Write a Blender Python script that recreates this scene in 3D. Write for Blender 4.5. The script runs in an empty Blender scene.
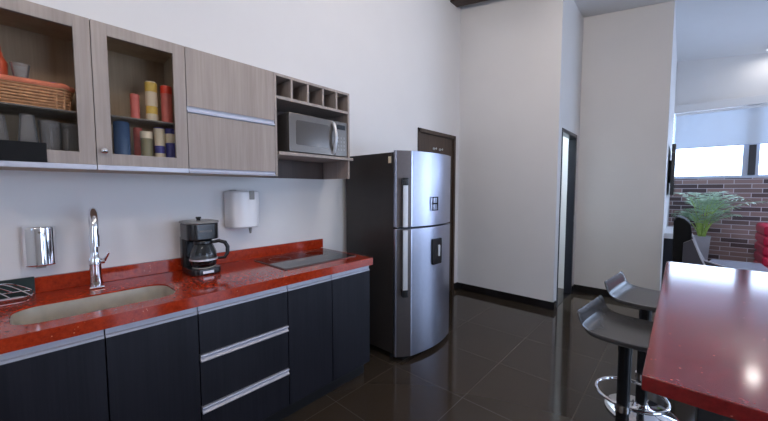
import bpy, bmesh, math, random
from mathutils import Vector, Matrix
random.seed(7)
PI = math.pi
SC = bpy.context.scene
COL = SC.collection

# ------------------------------------------------------------------ camera, world, exposure
cam_d = bpy.data.cameras.new('camera')
cam_d.sensor_width = 36.0
cam_d.lens = 328.0 * 36.0 / 768.0
cam_d.clip_start = 0.02
cam = bpy.data.objects.new('camera', cam_d)
COL.objects.link(cam)
cam.location = (0, 0, 1.4)
cam.rotation_euler = (math.radians(90 - 3.576), 0, math.radians(42.2))
SC.camera = cam

SC.view_settings.view_transform = 'Standard'
SC.view_settings.look = 'None'
SC.view_settings.gamma = 1.0
SC.view_settings.use_curve_mapping = False
SC.view_settings.exposure = 0.12

world = bpy.data.worlds.new('daylight')
SC.world = world
world.use_nodes = True
bg = world.node_tree.nodes['Background']
bg.inputs['Color'].default_value = (0.58, 0.73, 1.0, 1)
bg.inputs['Strength'].default_value = 6.6


def area(name, loc, rot, sx, sy, power, color, portal=False):
    d = bpy.data.lights.new(name, 'AREA')
    d.shape = 'RECTANGLE'
    d.size, d.size_y = sx, sy
    d.energy = power
    d.color = color
    o = bpy.data.objects.new(name, d)
    COL.objects.link(o)
    o.location = loc
    o.rotation_euler = rot
    if portal:
        d.cycles.is_portal = True
    return o


# daylight openings (portals only guide the sky light through the glass)
area('portal_lounge', (1.7, 7.70, 2.2), (-PI / 2, 0, 0), 3.5, 1.25, 1, (1, 1, 1), True)
area('portal_terrace', (3.80, 1.9, 1.35), (0, PI / 2, 0), 2.6, 2.1, 1, (1, 1, 1), True)
area('portal_lounge_side', (3.80, 6.35, 1.5), (0, PI / 2, 0), 2.7, 2.1, 1, (1, 1, 1), True)
area('portal_back', (1.1, -2.80, 1.7), (PI / 2, 0, 0), 1.1, 1.7, 1, (1, 1, 1), True)

# ------------------------------------------------------------------ materials
def mat_new(name):
    m = bpy.data.materials.new(name)
    m.use_nodes = True
    nt = m.node_tree
    b = nt.nodes['Principled BSDF']
    return m, nt, b


def setp(b, **k):
    names = {'color': 'Base Color', 'rough': 'Roughness', 'metal': 'Metallic', 'spec': 'Specular IOR Level',
             'coat': 'Coat Weight', 'coatr': 'Coat Roughness', 'trans': 'Transmission Weight', 'ior': 'IOR',
             'sheen': 'Sheen Weight', 'alpha': 'Alpha'}
    for key, v in k.items():
        if key == 'color' and len(v) == 3:
            v = (*v, 1)
        b.inputs[names[key]].default_value = v


def srgb(r, g, b):
    def f(c):
        c /= 255.0
        return c / 12.92 if c <= 0.04045 else ((c + 0.055) / 1.055) ** 2.4
    return (f(r), f(g), f(b))


def coords(nt, scale=(1, 1, 1), loc=(0, 0, 0)):
    tc = nt.nodes.new('ShaderNodeTexCoord')
    mp = nt.nodes.new('ShaderNodeMapping')
    mp.inputs['Scale'].default_value = scale
    mp.inputs['Location'].default_value = loc
    nt.links.new(tc.outputs['Object'], mp.inputs['Vector'])
    return mp.outputs['Vector']


def noise(nt, vec, scale, detail=3, rough=0.5):
    n = nt.nodes.new('ShaderNodeTexNoise')
    n.inputs['Scale'].default_value = scale
    n.inputs['Detail'].default_value = detail
    n.inputs['Roughness'].default_value = rough
    nt.links.new(vec, n.inputs['Vector'])
    return n.outputs['Fac']


def ramp(nt, fac, stops):
    r = nt.nodes.new('ShaderNodeValToRGB')
    el = r.color_ramp.elements
    while len(el) < len(stops):
        el.new(0.5)
    for e, (p, c) in zip(el, stops):
        e.position = p
        e.color = (*c, 1)
    nt.links.new(fac, r.inputs['Fac'])
    return r.outputs['Color']


def bump(nt, b, fac, strength, dist=0.002):
    n = nt.nodes.new('ShaderNodeBump')
    n.inputs['Strength'].default_value = strength
    n.inputs['Distance'].default_value = dist
    nt.links.new(fac, n.inputs['Height'])
    nt.links.new(n.outputs['Normal'], b.inputs['Normal'])


def m_plain(name, color, rough=0.5, metal=0.0, var=0.06, scale=9.0, bmp=0.0, **k):
    m, nt, b = mat_new(name)
    v = coords(nt)
    f = noise(nt, v, scale)
    c0 = tuple(max(0, c * (1 - var)) for c in color)
    c1 = tuple(min(1, c * (1 + var)) for c in color)
    nt.links.new(ramp(nt, f, [(0.3, c0), (0.7, c1)]), b.inputs['Base Color'])
    setp(b, rough=rough, metal=metal, **k)
    if bmp:
        bump(nt, b, noise(nt, v, 240, 2), bmp, 0.001)
    return m


def m_wood(name, dark, light, rough=0.5, gs=(90, 90, 3.0), cross=0.0, spec=0.4):
    m, nt, b = mat_new(name)
    v = coords(nt, gs)
    f = noise(nt, v, 1.0, 5, 0.6)
    v2 = coords(nt, (14, 14, 1.2))
    f2 = noise(nt, v2, 1.0, 3, 0.5)
    mx = nt.nodes.new('ShaderNodeMath')
    mx.operation = 'ADD'
    nt.links.new(f, mx.inputs[0])
    nt.links.new(f2, mx.inputs[1])
    mh = nt.nodes.new('ShaderNodeMath')
    mh.operation = 'MULTIPLY'
    mh.inputs[1].default_value = 0.5
    nt.links.new(mx.outputs[0], mh.inputs[0])
    nt.links.new(ramp(nt, mh.outputs[0], [(0.34, dark), (0.66, light)]), b.inputs['Base Color'])
    setp(b, rough=rough, spec=spec)
    bump(nt, b, f, 0.06, 0.001)
    return m


def m_quartz(name, base, dark, speck, rough=0.1, spec=0.5):
    m, nt, b = mat_new(name)
    v = coords(nt)
    f = noise(nt, v, 60, 4, 0.7)
    col = ramp(nt, f, [(0.3, dark), (0.62, base)])
    vo = nt.nodes.new('ShaderNodeTexVoronoi')
    vo.inputs['Scale'].default_value = 75
    nt.links.new(v, vo.inputs['Vector'])
    wn = nt.nodes.new('ShaderNodeTexNoise')
    wn.inputs['Scale'].default_value = 23
    nt.links.new(v, wn.inputs['Vector'])
    lt = nt.nodes.new('ShaderNodeMath')
    lt.operation = 'LESS_THAN'
    lt.inputs[1].default_value = 0.16
    nt.links.new(vo.outputs['Distance'], lt.inputs[0])
    gt = nt.nodes.new('ShaderNodeMath')
    gt.operation = 'GREATER_THAN'
    gt.inputs[1].default_value = 0.63
    nt.links.new(wn.outputs['Fac'], gt.inputs[0])
    mu = nt.nodes.new('ShaderNodeMath')
    mu.operation = 'MULTIPLY'
    nt.links.new(lt.outputs[0], mu.inputs[0])
    nt.links.new(gt.outputs[0], mu.inputs[1])
    mix = nt.nodes.new('ShaderNodeMixRGB')
    nt.links.new(mu.outputs[0], mix.inputs['Fac'])
    nt.links.new(col, mix.inputs['Color1'])
    mix.inputs['Color2'].default_value = (*speck, 1)
    nt.links.new(mix.outputs['Color'], b.inputs['Base Color'])
    setp(b, rough=rough, spec=spec)
    return m


def m_glass(name, tint=(0.9, 0.95, 1.0), refl=0.12, rough=0.02, body=0.0, bodycol=(0.7, 0.72, 0.75)):
    m = bpy.data.materials.new(name)
    m.use_nodes = True
    nt = m.node_tree
    nt.nodes.clear()
    out = nt.nodes.new('ShaderNodeOutputMaterial')
    tr = nt.nodes.new('ShaderNodeBsdfTransparent')
    tr.inputs['Color'].default_value = (*tint, 1)
    gl = nt.nodes.new('ShaderNodeBsdfGlossy')
    gl.inputs['Roughness'].default_value = rough
    lw = nt.nodes.new('ShaderNodeLayerWeight')
    lw.inputs['Blend'].default_value = refl
    mix = nt.nodes.new('ShaderNodeMixShader')
    nt.links.new(lw.outputs['Fresnel'], mix.inputs['Fac'])
    nt.links.new(tr.outputs[0], mix.inputs[1])
    nt.links.new(gl.outputs[0], mix.inputs[2])
    sh = mix.outputs[0]
    if body > 0:
        df = nt.nodes.new('ShaderNodeBsdfDiffuse')
        df.inputs['Color'].default_value = (*bodycol, 1)
        m2 = nt.nodes.new('ShaderNodeMixShader')
        m2.inputs['Fac'].default_value = body
        nt.links.new(sh, m2.inputs[1])
        nt.links.new(df.outputs[0], m2.inputs[2])
        sh = m2.outputs[0]
    nt.links.new(sh, out.inputs['Surface'])
    return m


def m_emit(name, color, strength):
    m = bpy.data.materials.new(name)
    m.use_nodes = True
    nt = m.node_tree
    b = nt.nodes['Principled BSDF']
    setp(b, color=color)
    b.inputs['Emission Color'].default_value = (*color, 1)
    b.inputs['Emission Strength'].default_value = strength
    return m


M = {}
M['paint'] = m_plain('white_wall_paint', (0.70, 0.69, 0.69), 0.55, var=0.012, scale=3, bmp=0.05)
M['ceiling'] = m_plain('ceiling_paint', (0.74, 0.74, 0.75), 0.7, var=0.01, scale=3)
M['base'] = m_plain('dark_tile_skirting', (0.012, 0.010, 0.010), 0.15, var=0.2)
M['wood'] = m_wood('ash_grey_laminate', srgb(146, 134, 127), srgb(170, 158, 150), 0.5)
M['woodin'] = m_wood('grey_brown_carcass', srgb(170, 152, 128), srgb(194, 176, 150), 0.55)
M['backboard'] = m_wood('dark_brown_backboard', srgb(70, 56, 52), srgb(88, 74, 68), 0.5)
M['navy'] = m_wood('dark_wenge_laminate', (0.006, 0.006, 0.010), (0.015, 0.015, 0.022), 0.42, (130, 130, 2.5), spec=0.28)
M['plinth'] = m_plain('black_plinth', (0.012, 0.012, 0.013), 0.3)
M['red'] = m_quartz('red_quartz', srgb(170, 54, 24), srgb(132, 34, 14), srgb(225, 150, 110), 0.10)
M['redisland'] = m_quartz('deep_red_quartz', srgb(122, 24, 25), srgb(96, 15, 16), srgb(200, 130, 115), 0.11, 1.0)
M['alu'] = m_plain('brushed_aluminium', (0.50, 0.50, 0.56), 0.5, 0.6, var=0.03, scale=40)
M['steel'] = m_plain('sink_steel', (0.58, 0.53, 0.45), 0.42, 0.55, var=0.05, scale=30)
M['chrome'] = m_plain('polished_chrome', (0.82, 0.82, 0.84), 0.06, 1.0, var=0.01)
M['fridge'] = m_plain('brushed_fridge_steel', (0.46, 0.48, 0.58), 0.32, 1.0, var=0.02, scale=30)
M['fridgeside'] = m_plain('dark_fridge_side', (0.030, 0.025, 0.023), 0.38, var=0.08)
M['black'] = m_plain('black_plastic', (0.012, 0.012, 0.013), 0.25, var=0.1)
M['blackm'] = m_plain('matt_black', (0.010, 0.010, 0.011), 0.5, var=0.1)
M['blackcloth'] = m_plain('black_mesh_cloth', (0.004, 0.004, 0.005), 0.6, spec=0.2)
M['hob'] = m_plain('black_ceramic_glass', (0.012, 0.011, 0.011), 0.05, var=0.1)
M['white'] = m_plain('white_plastic', (0.78, 0.78, 0.80), 0.3, var=0.01)
M['silverp'] = m_plain('silver_plastic', (0.66, 0.66, 0.68), 0.3, 0.4, var=0.02)
M['greyp'] = m_plain('grey_plastic', (0.25, 0.24, 0.22), 0.35, var=0.05)
M['stripsteel'] = m_plain('grey_brown_strip_steel', (0.17, 0.15, 0.15), 0.3, 0.8, var=0.03, scale=30)
M['taupe'] = m_plain('taupe_metal', (0.17, 0.152, 0.138), 0.28, 0.6, var=0.03, scale=30)
M['taupeside'] = m_plain('dark_taupe_metal', (0.10, 0.09, 0.085), 0.4, 0.4, var=0.05)
M['mwglass'] = m_plain('microwave_window', (0.11, 0.098, 0.09), 0.15, 0.3, var=0.05)
M['cabglass'] = m_glass('smoked_cabinet_glass', (0.93, 0.91, 0.89), 0.06, 0.08)
M['glass'] = m_glass('clear_glass', (0.95, 0.96, 0.97), 0.15, 0.03, 0.10, (0.95, 0.95, 0.97))
M['shelfglass'] = m_glass('shelf_glass', (0.97, 0.98, 0.97), 0.03, 0.05, 0.22, (0.8, 0.8, 0.78))
M['winglass'] = m_glass('window_glass', (0.97, 0.98, 1.0), 0.06)
M['blueglass'] = m_glass('blue_glass', (0.45, 0.58, 0.75), 0.3, 0.03, 0.45, (0.12, 0.22, 0.42))
M['coffeeglass'] = m_glass('carafe_glass', (0.55, 0.55, 0.56), 0.35)
M['wicker'] = m_plain('wicker', srgb(206, 158, 118), 0.6, var=0.25, scale=60)
M['salmon'] = m_plain('salmon_cloth', srgb(238, 142, 112), 0.8, var=0.12, scale=25)
M['pink'] = m_plain('pink_wrapper', srgb(208, 112, 104), 0.4, var=0.08, scale=40)
M['redcap'] = m_plain('red_cap', srgb(222, 62, 38), 0.4)
M['yellow'] = m_plain('yellow_label', srgb(222, 190, 92), 0.4, var=0.1, scale=40)
M['cream'] = m_plain('cream_label', srgb(226, 214, 186), 0.4)
M['purple'] = m_plain('indigo_can', srgb(62, 58, 140), 0.3)
M['olive'] = m_plain('olive_jar', srgb(134, 128, 96), 0.3, var=0.15)
M['orange'] = m_plain('orange_plastic', srgb(206, 88, 58), 0.35)
M['blue'] = m_plain('blue_plastic', srgb(70, 80, 190), 0.4)
M['green'] = m_plain('dark_green_board', (0.008, 0.022, 0.020), 0.3, var=0.2)
M['brownwood'] = m_wood('dark_brown_door', srgb(58, 46, 38), srgb(80, 64, 54), 0.4, (60, 60, 2.5))
M['beam'] = m_wood('roof_beam_wood', srgb(44, 28, 20), srgb(70, 46, 34), 0.5, (2.5, 60, 60))
M['stool'] = m_plain('grey_leather', (0.055, 0.055, 0.058), 0.22, var=0.1, scale=14, bmp=0.05)
M['stooledge'] = m_plain('stool_edge', (0.16, 0.15, 0.12), 0.35)
M['darkframe'] = m_plain('dark_window_frame', (0.010, 0.012, 0.020), 0.3, var=0.1)
M['paleframe'] = m_plain('pale_window_frame', (0.55, 0.62, 0.75), 0.4, var=0.02)
M['leaf'] = m_plain('palm_leaf', srgb(158, 186, 158), 0.4, var=0.3, scale=20)
M['stem'] = m_plain('palm_stem', srgb(166, 196, 104), 0.5, var=0.2, scale=30)
M['soil'] = m_plain('soil', (0.02, 0.014, 0.010), 0.9)
M['pot'] = m_plain('grey_planter', srgb(188, 190, 202), 0.5, var=0.05)
M['redleather'] = m_plain('red_leather', (0.72, 0.020, 0.075), 0.28, var=0.08)
M['greyfab'] = m_plain('grey_upholstery', (0.06, 0.06, 0.08), 0.5, var=0.08)
M['piping'] = m_plain('pale_piping', (0.55, 0.58, 0.66), 0.35)
M['tableglass'] = m_plain('pale_table_glass', (0.42, 0.46, 0.56), 0.05, var=0.05)
M['screen'] = m_plain('tv_screen', (0.005, 0.005, 0.006), 0.1)
M['lampsoft'] = m_emit('lamp_soft_glow', (1.0, 0.97, 0.93), 9)
M['lampglow'] = m_emit('lamp_glow', (1.0, 0.87, 0.75), 54)

# floor tiles 60 x 60
m, nt, b = mat_new('dark_polished_floor_tile')
v = coords(nt, (1, 1, 1), (1.04, -1.335, 0))
br = nt.nodes.new('ShaderNodeTexBrick')
br.offset = 0.0
br.inputs['Scale'].default_value = 1.0
br.inputs['Mortar Size'].default_value = 0.0022
br.inputs['Mortar Smooth'].default_value = 0.0
br.inputs['Brick Width'].default_value = 0.6
br.inputs['Row Height'].default_value = 0.6
br.inputs['Color1'].default_value = (0.038, 0.028, 0.020, 1)
br.inputs['Color2'].default_value = (0.042, 0.031, 0.022, 1)
br.inputs['Mortar'].default_value = (0.085, 0.075, 0.065, 1)
nt.links.new(v, br.inputs['Vector'])
nt.links.new(br.outputs['Color'], b.inputs['Base Color'])
setp(b, rough=0.09, spec=0.5)
M['floor'] = m

# brick cladding on the lounge wall
m, nt, b = mat_new('brown_brick_cladding')
tc = nt.nodes.new('ShaderNodeTexCoord')
sp = nt.nodes.new('ShaderNodeSeparateXYZ')
cb = nt.nodes.new('ShaderNodeCombineXYZ')
nt.links.new(tc.outputs['Object'], sp.inputs[0])
nt.links.new(sp.outputs['X'], cb.inputs['X'])
nt.links.new(sp.outputs['Z'], cb.inputs['Y'])
br = nt.nodes.new('ShaderNodeTexBrick')
br.offset = 0.37
br.offset_frequency = 2
br.inputs['Scale'].default_value = 1.0
br.inputs['Mortar Size'].default_value = 0.005
br.inputs['Brick Width'].default_value = 0.30
br.inputs['Row Height'].default_value = 0.0712
br.inputs['Color1'].default_value = (0, 0, 0, 1)
br.inputs['Color2'].default_value = (1, 1, 1, 1)
br.inputs['Mortar'].default_value = (0.5, 0.5, 0.5, 1)
nt.links.new(cb.outputs[0], br.inputs['Vector'])
cr = ramp(nt, br.outputs['Color'], [(0.0, srgb(78, 64, 68)), (0.22, srgb(88, 70, 70)), (0.3, srgb(134, 110, 106)),
                                    (0.75, srgb(152, 126, 122)), (1.0, srgb(118, 96, 94))])
mix = nt.nodes.new('ShaderNodeMixRGB')
nt.links.new(br.outputs['Fac'], mix.inputs['Fac'])
nt.links.new(cr, mix.inputs['Color1'])
mix.inputs['Color2'].default_value = (*srgb(195, 188, 194), 1)
nt.links.new(mix.outputs['Color'], b.inputs['Base Color'])
setp(b, rough=0.6)
bump(nt, b, br.outputs['Fac'], -0.4, 0.005)
M['brick'] = m

# roller blind cloth
m = bpy.data.materials.new('pale_blue_blind_cloth')
m.use_nodes = True
nt = m.node_tree
nt.nodes.clear()
out = nt.nodes.new('ShaderNodeOutputMaterial')
df = nt.nodes.new('ShaderNodeBsdfDiffuse')
df.inputs['Color'].default_value = (0.70, 0.75, 0.82, 1)
tl = nt.nodes.new('ShaderNodeBsdfTranslucent')
tl.inputs['Color'].default_value = (0.78, 0.82, 0.86, 1)
mx = nt.nodes.new('ShaderNodeMixShader')
mx.inputs['Fac'].default_value = 0.22
nt.links.new(df.outputs[0], mx.inputs[1])
nt.links.new(tl.outputs[0], mx.inputs[2])
nt.links.new(mx.outputs[0], out.inputs['Surface'])
M['blind'] = m

# ------------------------------------------------------------------ mesh helpers
class MB:
    def __init__(self):
        self.bm = bmesh.new()

    def _merge(self, t):
        me = bpy.data.meshes.new('tmp')
        t.to_mesh(me)
        t.free()
        self.bm.from_mesh(me)
        bpy.data.meshes.remove(me)

    def box(self, x0, x1, y0, y1, z0, z1, bev=0.0, seg=2):
        t = bmesh.new()
        bmesh.ops.create_cube(t, size=1.0)
        for v in t.verts:
            v.co = Vector(((x0 + x1) / 2 + v.co.x * (x1 - x0), (y0 + y1) / 2 + v.co.y * (y1 - y0),
                           (z0 + z1) / 2 + v.co.z * (z1 - z0)))
        if bev > 0:
            bmesh.ops.bevel(t, geom=list(t.edges), offset=bev, segments=seg, affect='EDGES', profile=0.5)
        self._merge(t)
        return self

    def prism(self, pts, axis, a, b, bev=0.0, seg=2):
        """pts: 2-D outline; axis 'x','y' or 'z' is the extrusion direction from a to b"""
        def to3(p, h):
            if axis == 'z':
                return (p[0], p[1], h)
            if axis == 'y':
                return (p[0], h, p[1])
            return (h, p[0], p[1])
        t = bmesh.new()
        lo = [t.verts.new(to3(p, a)) for p in pts]
        hi = [t.verts.new(to3(p, b)) for p in pts]
        n = len(pts)
        t.faces.new(lo)
        t.faces.new(hi)
        for i in range(n):
            t.faces.new((lo[i], lo[(i + 1) % n], hi[(i + 1) % n], hi[i]))
        bmesh.ops.recalc_face_normals(t, faces=t.faces)
        if bev > 0:
            ed = [e for e in t.edges if len(e.link_faces) == 2 and e.calc_face_angle() > 0.5]
            bmesh.ops.bevel(t, geom=ed, offset=bev, segments=seg, affect='EDGES', profile=0.5)
        self._merge(t)
        return self

    def tube(self, pts, r, seg=12, closed=False, caps=True):
        pts = [Vector(p) for p in pts]
        n = len(pts)
        rs = r if isinstance(r, (list, tuple)) else [r] * n
        t = bmesh.new()
        rings = []
        prev = None
        for i, p in enumerate(pts):
            if closed:
                d = pts[(i + 1) % n] - pts[i - 1]
            else:
                d = pts[min(i + 1, n - 1)] - pts[max(i - 1, 0)]
            d.normalize()
            if prev is None:
                a = Vector((0, 0, 1)) if abs(d.z) < 0.9 else Vector((1, 0, 0))
                u = d.cross(a).normalized()
            else:
                u = (prev - d * prev.dot(d)).normalized()
            prev = u
            w = d.cross(u)
            rings.append([t.verts.new(p + (u * math.cos(2 * PI * k / seg) + w * math.sin(2 * PI * k / seg)) * rs[i])
                          for k in range(seg)])
        m = n if closed else n - 1
        for i in range(m):
            A, B = rings[i], rings[(i + 1) % n]
            for k in range(seg):
                t.faces.new((A[k], A[(k + 1) % seg], B[(k + 1) % seg], B[k]))
        if caps and not closed:
            t.faces.new(rings[0])
            t.faces.new(rings[-1])
        bmesh.ops.recalc_face_normals(t, faces=t.faces)
        self._merge(t)
        return self

    def lathe(self, prof, c=(0, 0, 0), seg=28, axis='z'):
        """prof: (radius, height) pairs"""
        t = bmesh.new()
        rings = []
        for (r, h) in prof:
            ring = []
            for k in range(seg):
                a = 2 * PI * k / seg
                x, y = math.cos(a) * max(r, 1e-4), math.sin(a) * max(r, 1e-4)
                p = (x, y, h) if axis == 'z' else ((h, x, y) if axis == 'x' else (x, h, y))
                ring.append(t.verts.new((p[0] + c[0], p[1] + c[1], p[2] + c[2])))
            rings.append(ring)
        for A, B in zip(rings[:-1], rings[1:]):
            for k in range(seg):
                t.faces.new((A[k], A[(k + 1) % seg], B[(k + 1) % seg], B[k]))
        t.faces.new(rings[0])
        t.faces.new(rings[-1])
        bmesh.ops.recalc_face_normals(t, faces=t.faces)
        self._merge(t)
        return self

    def grid(self, rows):
        """rows of equal length of 3-D points -> quad sheet"""
        t = bmesh.new()
        vs = [[t.verts.new(p) for p in row] for row in rows]
        for a, b_ in zip(vs[:-1], vs[1:]):
            for i in range(len(a) - 1):
                t.faces.new((a[i], a[i + 1], b_[i + 1], b_[i]))
        self._merge(t)
        return self

    def tri(self, *pts):
        vs = [self.bm.verts.new(p) for p in pts]
        self.bm.faces.new(vs)
        return self

    def build(self, name, mat, parent=None, base=None, smooth=True):
        bm = self.bm
        if parent is not None:
            root = parent
            off = Vector((0, 0, 0))
            while root is not None:
                off += Vector(root.location)
                root = root.parent
        elif base is not None:
            off = Vector(base)
        else:
            xs = [v.co for v in bm.verts]
            lo = [min(c[i] for c in xs) for i in range(3)]
            hi = [max(c[i] for c in xs) for i in range(3)]
            off = Vector(((lo[0] + hi[0]) / 2, (lo[1] + hi[1]) / 2, lo[2]))
        for v in bm.verts:
            v.co -= off
        me = bpy.data.meshes.new(name)
        bm.to_mesh(me)
        bm.free()
        me.materials.append(M[mat] if isinstance(mat, str) else mat)
        if smooth:
            for p in me.polygons:
                p.use_smooth = True
            me.set_sharp_from_angle(angle=math.radians(40))
        o = bpy.data.objects.new(name, me)
        COL.objects.link(o)
        if smooth:
            wn_ = o.modifiers.new('weighted_normals', 'WEIGHTED_NORMAL')
            wn_.weight = 100
            wn_.keep_sharp = True
        if parent is not None:
            o.parent = parent
        else:
            o.location = off
        return o


def tag(o, label, cat, group=None, kind=None):
    o['label'] = label
    o['category'] = cat
    if group:
        o['group'] = group
    if kind:
        o['kind'] = kind
    return o


def thing(name, label, cat, loc, rz=0.0, group=None):
    o = bpy.data.objects.new(name, None)
    o.empty_display_size = 0.1
    COL.objects.link(o)
    o.location = loc
    o.rotation_euler = (0, 0, rz)
    return tag(o, label, cat, group)


def struct(name, mb, mat, label=None):
    o = mb.build(name, mat, base=(0, 0, 0), smooth=False)
    o['kind'] = 'structure'
    if label:
        o['label'] = label
    return o


def copy_tree(o, parent=None):
    c = o.copy()
    COL.objects.link(c)
    if parent is not None:
        c.parent = parent
    for ch in list(o.children):
        copy_tree(ch, c)
    return c


def rrect(x0, x1, y0, y1, r, n=6):
    pts = []
    for cx, cy, a0 in ((x1 - r, y1 - r, 0), (x0 + r, y1 - r, PI / 2), (x0 + r, y0 + r, PI), (x1 - r, y0 + r, 1.5 * PI)):
        for k in range(n + 1):
            a = a0 + PI / 2 * k / n
            pts.append((cx + r * math.cos(a), cy + r * math.sin(a)))
    return pts


# ------------------------------------------------------------------ the room
WX = -2.32           # face of the kitchen wall
XR = 3.60            # terrace side wall
YB = -2.60           # wall behind the camera
YW = 7.50            # lounge window wall


def zc(x):           # sloping ceiling
    return 3.54 - 0.13 * x if x > -1.06 else 3.678 + (-1.06 - x) * 0.24


struct('floor', MB().box(-2.6, 3.9, -2.9, 7.8, -0.12, 0), 'floor', 'dark polished 60 cm floor tiles')
pts = [(x, zc(x)) for x in (-2.6, -1.06, 3.9)]
cl = MB().prism(pts + [(3.9, zc(3.9) + 0.12), (-1.06, zc(-1.06) + 0.12), (-2.6, zc(-2.6) + 0.12)], 'y', -2.9, 7.8)
struct('ceiling', cl, 'ceiling', 'sloping white ceiling')

w = MB()
w.box(WX - 0.14, WX, YB - 0.2, 3.185, 0, 4.0)
w.box(WX - 0.14, WX, 3.963, 4.11, 0, 4.0)
w.box(WX - 0.14, WX, 3.185, 3.963, 2.09, 4.0)
w.box(WX - 0.16, WX - 0.14, 3.1, 4.05, 0, 2.2)
struct('wall_left', w, 'paint', 'white kitchen wall')
struct('wall_far', MB().box(WX - 0.14, -1.06, 4.11, 4.242, 0, 4.0), 'paint', 'white wall facing the camera')
w = MB()
w.box(-1.135, -1.06, 4.92, 5.11, 0, 3.72)
w.box(-1.135, -1.06, 4.242, 4.92, 2.10, 3.72)
struct('wall_doorway', w, 'paint', 'white return wall with a dark framed doorway')
struct('wall_right', MB().box(WX - 0.14, -0.15, 5.11, 5.25, 0, 4.0), 'paint', 'white wall behind the bar stools')
struct('wall_lounge', MB().box(-0.29, -0.15, 5.25, YW, 0, 3.60), 'paint', 'lounge side wall carrying the television')
struct('wall_bathroom', MB().box(WX - 0.14, WX, 4.242, 5.11, 0, 4.0), 'paint')
w = MB()
w.box(-0.29, XR + 0.2, YW + 0.02, YW + 0.17, 2.80, 3.62)
w.box(3.45, XR + 0.2, YW + 0.02, YW + 0.17, 1.585, 2.80)
struct('wall_window', w, 'paint', 'white lounge wall above the window')
struct('wall_brick', MB().box(-0.15, XR + 0.2, YW, YW + 0.17, 0, 1.585), 'brick', 'brown brick clad lounge wall under the window')
w = MB()
w.box(XR, XR + 0.15, YB - 0.2, 0.9, 0, 3.3)
w.box(XR, XR + 0.15, 2.9, 5.35, 0, 3.3)
w.box(XR, XR + 0.15, 7.35, YW + 0.02, 0, 3.3)
w.box(XR, XR + 0.15, 0.9, 2.9, 2.6, 3.3)
w.box(XR, XR + 0.15, 5.35, 7.35, 2.85, 3.3)
w.box(XR, XR + 0.15, 5.35, 7.35, 0, 0.2)
struct('wall_terrace', w, 'paint')
struct('added_daylight_blocker', MB().box(1.25, XR, 3.0, 3.12, 0, 3.5), 'paint')  # unseen partition, added to keep terrace daylight off the wall behind the stools
w = MB()
w.box(WX - 0.14, 0.6, YB - 0.15, YB, 0, 4.0)
w.box(1.6, XR + 0.15, YB - 0.15, YB, 0, 3.7)
w.box(0.6, 1.6, YB - 0.15, YB, 0, 0.9)
w.box(0.6, 1.6, YB - 0.15, YB, 2.5, 3.7)
struct('wall_back', w, 'paint')

# skirtings
struct('baseboard_far', MB().box(WX + 0.012, -1.048, 4.098, 4.11, 0, 0.092, 0.003), 'base', 'dark tile skirting')
b_ = MB()
b_.box(WX, WX + 0.012, 2.75, 3.135, 0, 0.092, 0.003)
b_.box(WX, WX + 0.012, 4.013, 4.11, 0, 0.092, 0.003)
struct('baseboard_left', b_, 'base')
struct('baseboard_doorway', MB().box(-1.06, -1.048, 4.098, 4.195, 0, 0.092, 0.003).box(-1.06, -1.048, 4.97, 5.11, 0, 0.092, 0.003), 'base')
struct('baseboard_right', MB().box(-1.048, -0.15, 5.098, 5.11, 0, 0.092, 0.003), 'base', 'dark tile skirting')

# roof beam end at the top of the kitchen wall
bz = [(WX, 3.825), (-1.06, 3.61), (-1.06, 3.83), (WX, 4.06)]
struct('trim_1', MB().prism(bz, 'y', 3.83, 4.0), 'beam', 'dark wooden roof beam')

# brown closed door on the kitchen wall behind the fridge
d = struct('door_1', MB().box(WX - 0.05, WX - 0.01, 3.19, 3.958, 0.005, 2.085, 0.003), 'brownwood', 'closed dark brown door behind the fridge')
fr = MB()
fr.box(WX - 0.06, WX + 0.014, 3.145, 3.19, 0, 2.13, 0.003)
fr.box(WX - 0.06, WX + 0.014, 3.958, 4.003, 0, 2.13, 0.003)
fr.box(WX - 0.06, WX + 0.014, 3.145, 4.003, 2.085, 2.13, 0.003)
fr.build('door_frame', 'brownwood', d)
hd = MB().lathe([(0.024, -0.01), (0.024, 0.006), (0.010, 0.012), (0.010, 0.045), (0.022, 0.05), (0.026, 0.062), (0.018, 0.075)],
                (WX, 3.26, 1.0), 16, 'x')
hd.build('door_knob', 'chrome', d)
# two small pale hooks near the head of the door
for yy in (3.49, 3.63):
    MB().lathe([(0.016, -0.012), (0.016, 0.004), (0.008, 0.01), (0.008, 0.03), (0.014, 0.036)], (WX, yy, 1.915), 12, 'x').build('hook', 'silverp', d)

# dark framed bathroom doorway
fr = MB()
fr.box(-1.140, -1.050, 4.90, 4.945, 0, 2.12, 0.003)
fr.box(-1.140, -1.050, 4.243, 4.945, 2.075, 2.12, 0.003)
fr.box(-1.140, -1.050, 4.243, 4.262, 0, 2.075, 0.003)
d = struct('door_2', fr, 'darkframe', 'dark framed open doorway in the return wall')
MB().box(-1.138, -1.052, 4.262, 4.90, 0.0005, 0.006).build('threshold', 'base', d)
MB().box(-1.05, -1.046, 4.907, 4.935, 0.98, 1.06, 0.001).build('strike_plate', 'chrome', d)

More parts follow.
